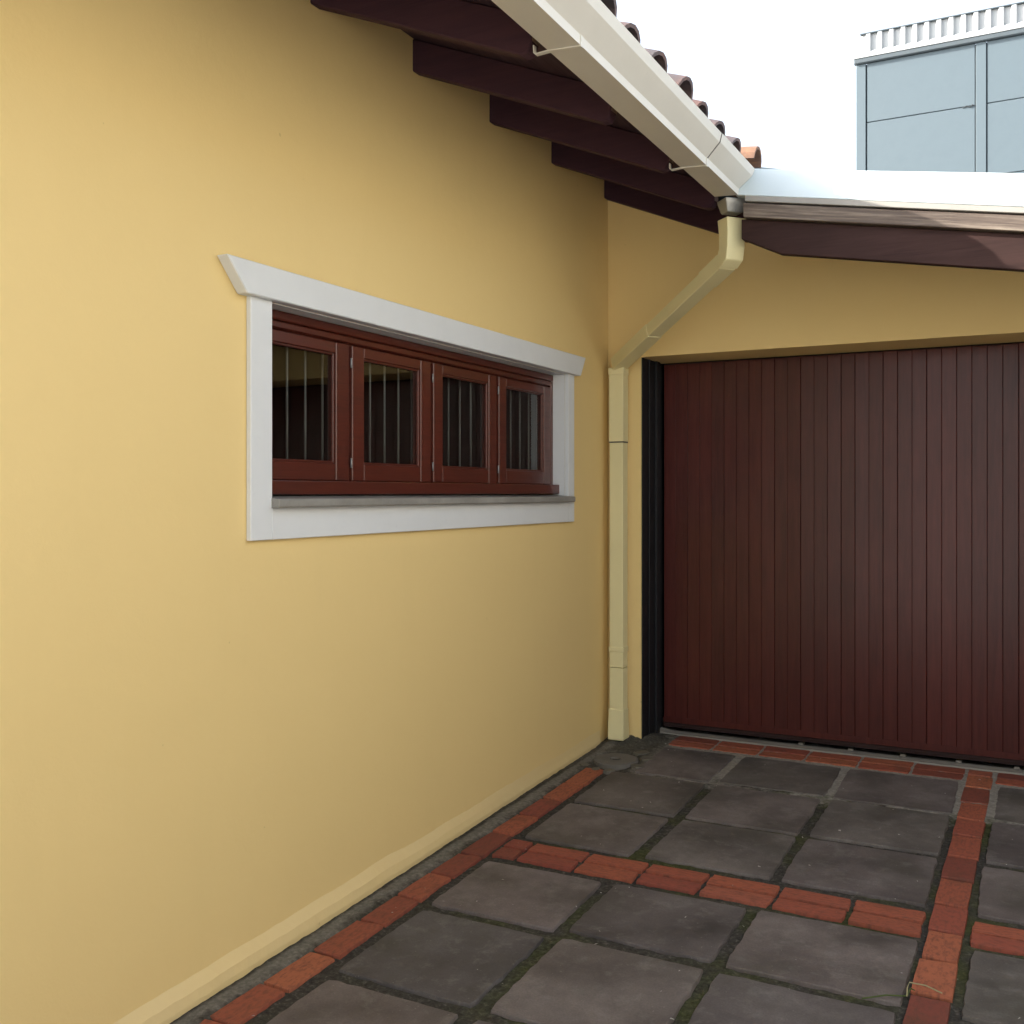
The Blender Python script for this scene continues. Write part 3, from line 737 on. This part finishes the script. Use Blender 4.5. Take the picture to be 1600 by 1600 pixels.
# ------------------------------------------------------------------ blue building behind
BY = 18.0
bl = empty('blue_building', (3.5, BY, -.06), 'tall pale blue panelled building behind the garage with a corrugated metal parapet', 'building')
adopt(box('core', (-.64, BY + .05, -.06), (9.0, BY + 9, 8.60), M['bluejoint'], None, 0), bl)
xs = [-0.665, -0.50]
PW = 1.664; PLW = 0.16
x = -0.50; pil = [(-0.668, -0.515)]; bays = []
while x < 8.8:
    bays.append((x, x + PW)); pil.append((x + PW + .009, x + PW + PLW)); x += PW + PLW + .012
zsm = [8.60, 7.605, 6.45, 5.3, 4.15, 3.0, 1.85, 0.7, -.06]
for a, b in pil: adopt(box('pilaster', (a, BY - .012, -.06), (b, BY + .06, 8.60), M['blue'], None, .004), bl)
for a, b in bays:
    for z1, z0 in zip(zsm, zsm[1:]): adopt(box('wall_panel', (a + .003, BY, z0 + .009), (b - .003, BY + .06, z1 - .003), M['blue'], None, .006), bl)
adopt(box('cornice', (-.70, BY - .06, 8.605), (9.1, BY + .05, 8.685), M['bluedark'], None, .01), bl)
adopt(prism('cornice_flashing', [(BY - .07, 8.688), (BY - .07, 8.74), (BY - .02, 8.80), (BY + .1, 8.80), (BY + .1, 8.688)], 0, -.70, 9.1, M['corr'], None), bl)
# corrugated parapet: trapezoidal ribs
prof = []; x = -0.595; P = 0.183
while x < 9.0:
    prof += [(x, 0), (x + .075, 0), (x + .095, -.045), (x + .155, -.045), (x + .175, 0)]; x += P
bm = bmesh.new(); lo = [bm.verts.new((a, BY + .0 + d, 8.70)) for a, d in prof]; hi = [bm.verts.new((a, BY + d, 9.08)) for a, d in prof]
lo2 = [bm.verts.new((a, BY + .012 + d, 8.70)) for a, d in prof]; hi2 = [bm.verts.new((a, BY + .012 + d, 9.08)) for a, d in prof]
for i in range(len(prof) - 1):
    bm.faces.new((lo[i], lo[i+1], hi[i+1], hi[i])); bm.faces.new((lo2[i+1], lo2[i], hi2[i], hi2[i+1])); bm.faces.new((hi[i], hi[i+1], hi2[i+1], hi2[i]))
bmesh.ops.recalc_face_normals(bm, faces=bm.faces)
adopt(link('parapet_sheet', bm_mesh('parapet_sheet', bm), None, M['corr']), bl)
adopt(box('parapet_cap', (-.598, BY - .05, 9.082), (9.0, BY + .06, 9.10), M['bluedark'], None, .003), bl)

bm = bmesh.new(); tube_pts(bm, [(.98, BY - .003, 7.592), (1.04, BY - .012, 7.615), (1.09, BY - .01, 7.585), (1.12, BY - .012, 7.618), (1.16, BY - .004, 7.60)], .010, 5)
adopt(link('loose_sealant', bm_mesh('loose_sealant', bm), None, M['bluejoint']), bl)
# ------------------------------------------------------------------ unseen wall added to block low sky and bounce sun
bw = empty('bounce_wall', (3.56, 1.5, -.2), 'unseen grey wall added along the driveway to block low sky and bounce sun', 'wall')
adopt(box('wall', (3.46, -1.2, -.6), (3.66, 5.39, 3.2), M['render'], None, .01), bw)
adopt(box('bounce_wall_coping', (3.445, -1.22, 3.202), (3.68, 5.39, 3.25), M['render'], None, .01), bw)

# ------------------------------------------------------------------ small things on the paving
gs = empty('grass_sprig', (1.853, 3.19, fz(3.19)), 'dry bent straw and a thin green blade by the brick column', 'grass sprig')
bm = bmesh.new(); q = -gs.location
def bl_pts(l): return [tuple(Vector(p) - Vector((1.853, 3.19, 0))) for p in l]
tube_pts(bm, bl_pts([(1.853, 3.165, .005), (1.852, 3.185, .022), (1.856, 3.20, .032), (1.90, 3.21, .028), (1.945, 3.20, .020)]), .0021, 5)
link('straw', bm_mesh('straw', bm), gs, M['straw'])
bm = bmesh.new(); tube_pts(bm, bl_pts([(1.853, 3.17, .004), (1.80, 3.13, .012), (1.74, 3.09, .006)]), .0022, 5)
tube_pts(bm, bl_pts([(1.853, 3.17, .004), (1.86, 3.19, .02), (1.87, 3.20, .012)]), .002, 5)
link('blade', bm_mesh('blade', bm), gs, M['green'])
bm = bmesh.new(); rr = random.Random(21)
for _ in range(110):
    x = rr.uniform(.15, 2.3); y = rr.uniform(1.9, 5.6); s = rr.uniform(.002, .0055); z = fz(y) + .002
    v = [bm.verts.new((x + rr.uniform(-s, s)*1.5, y + rr.uniform(-s, s)*1.5, z + rr.uniform(0, s))) for _ in range(4)]
    bm.faces.new(v[:3]); bm.faces.new((v[0], v[2], v[3])); bm.faces.new((v[1], v[3], v[2]))
props(link('grit', bm_mesh('grit', bm), None, M['chip']), 'pale grit and leaf flecks scattered over the paving', 'grit', kind='stuff')
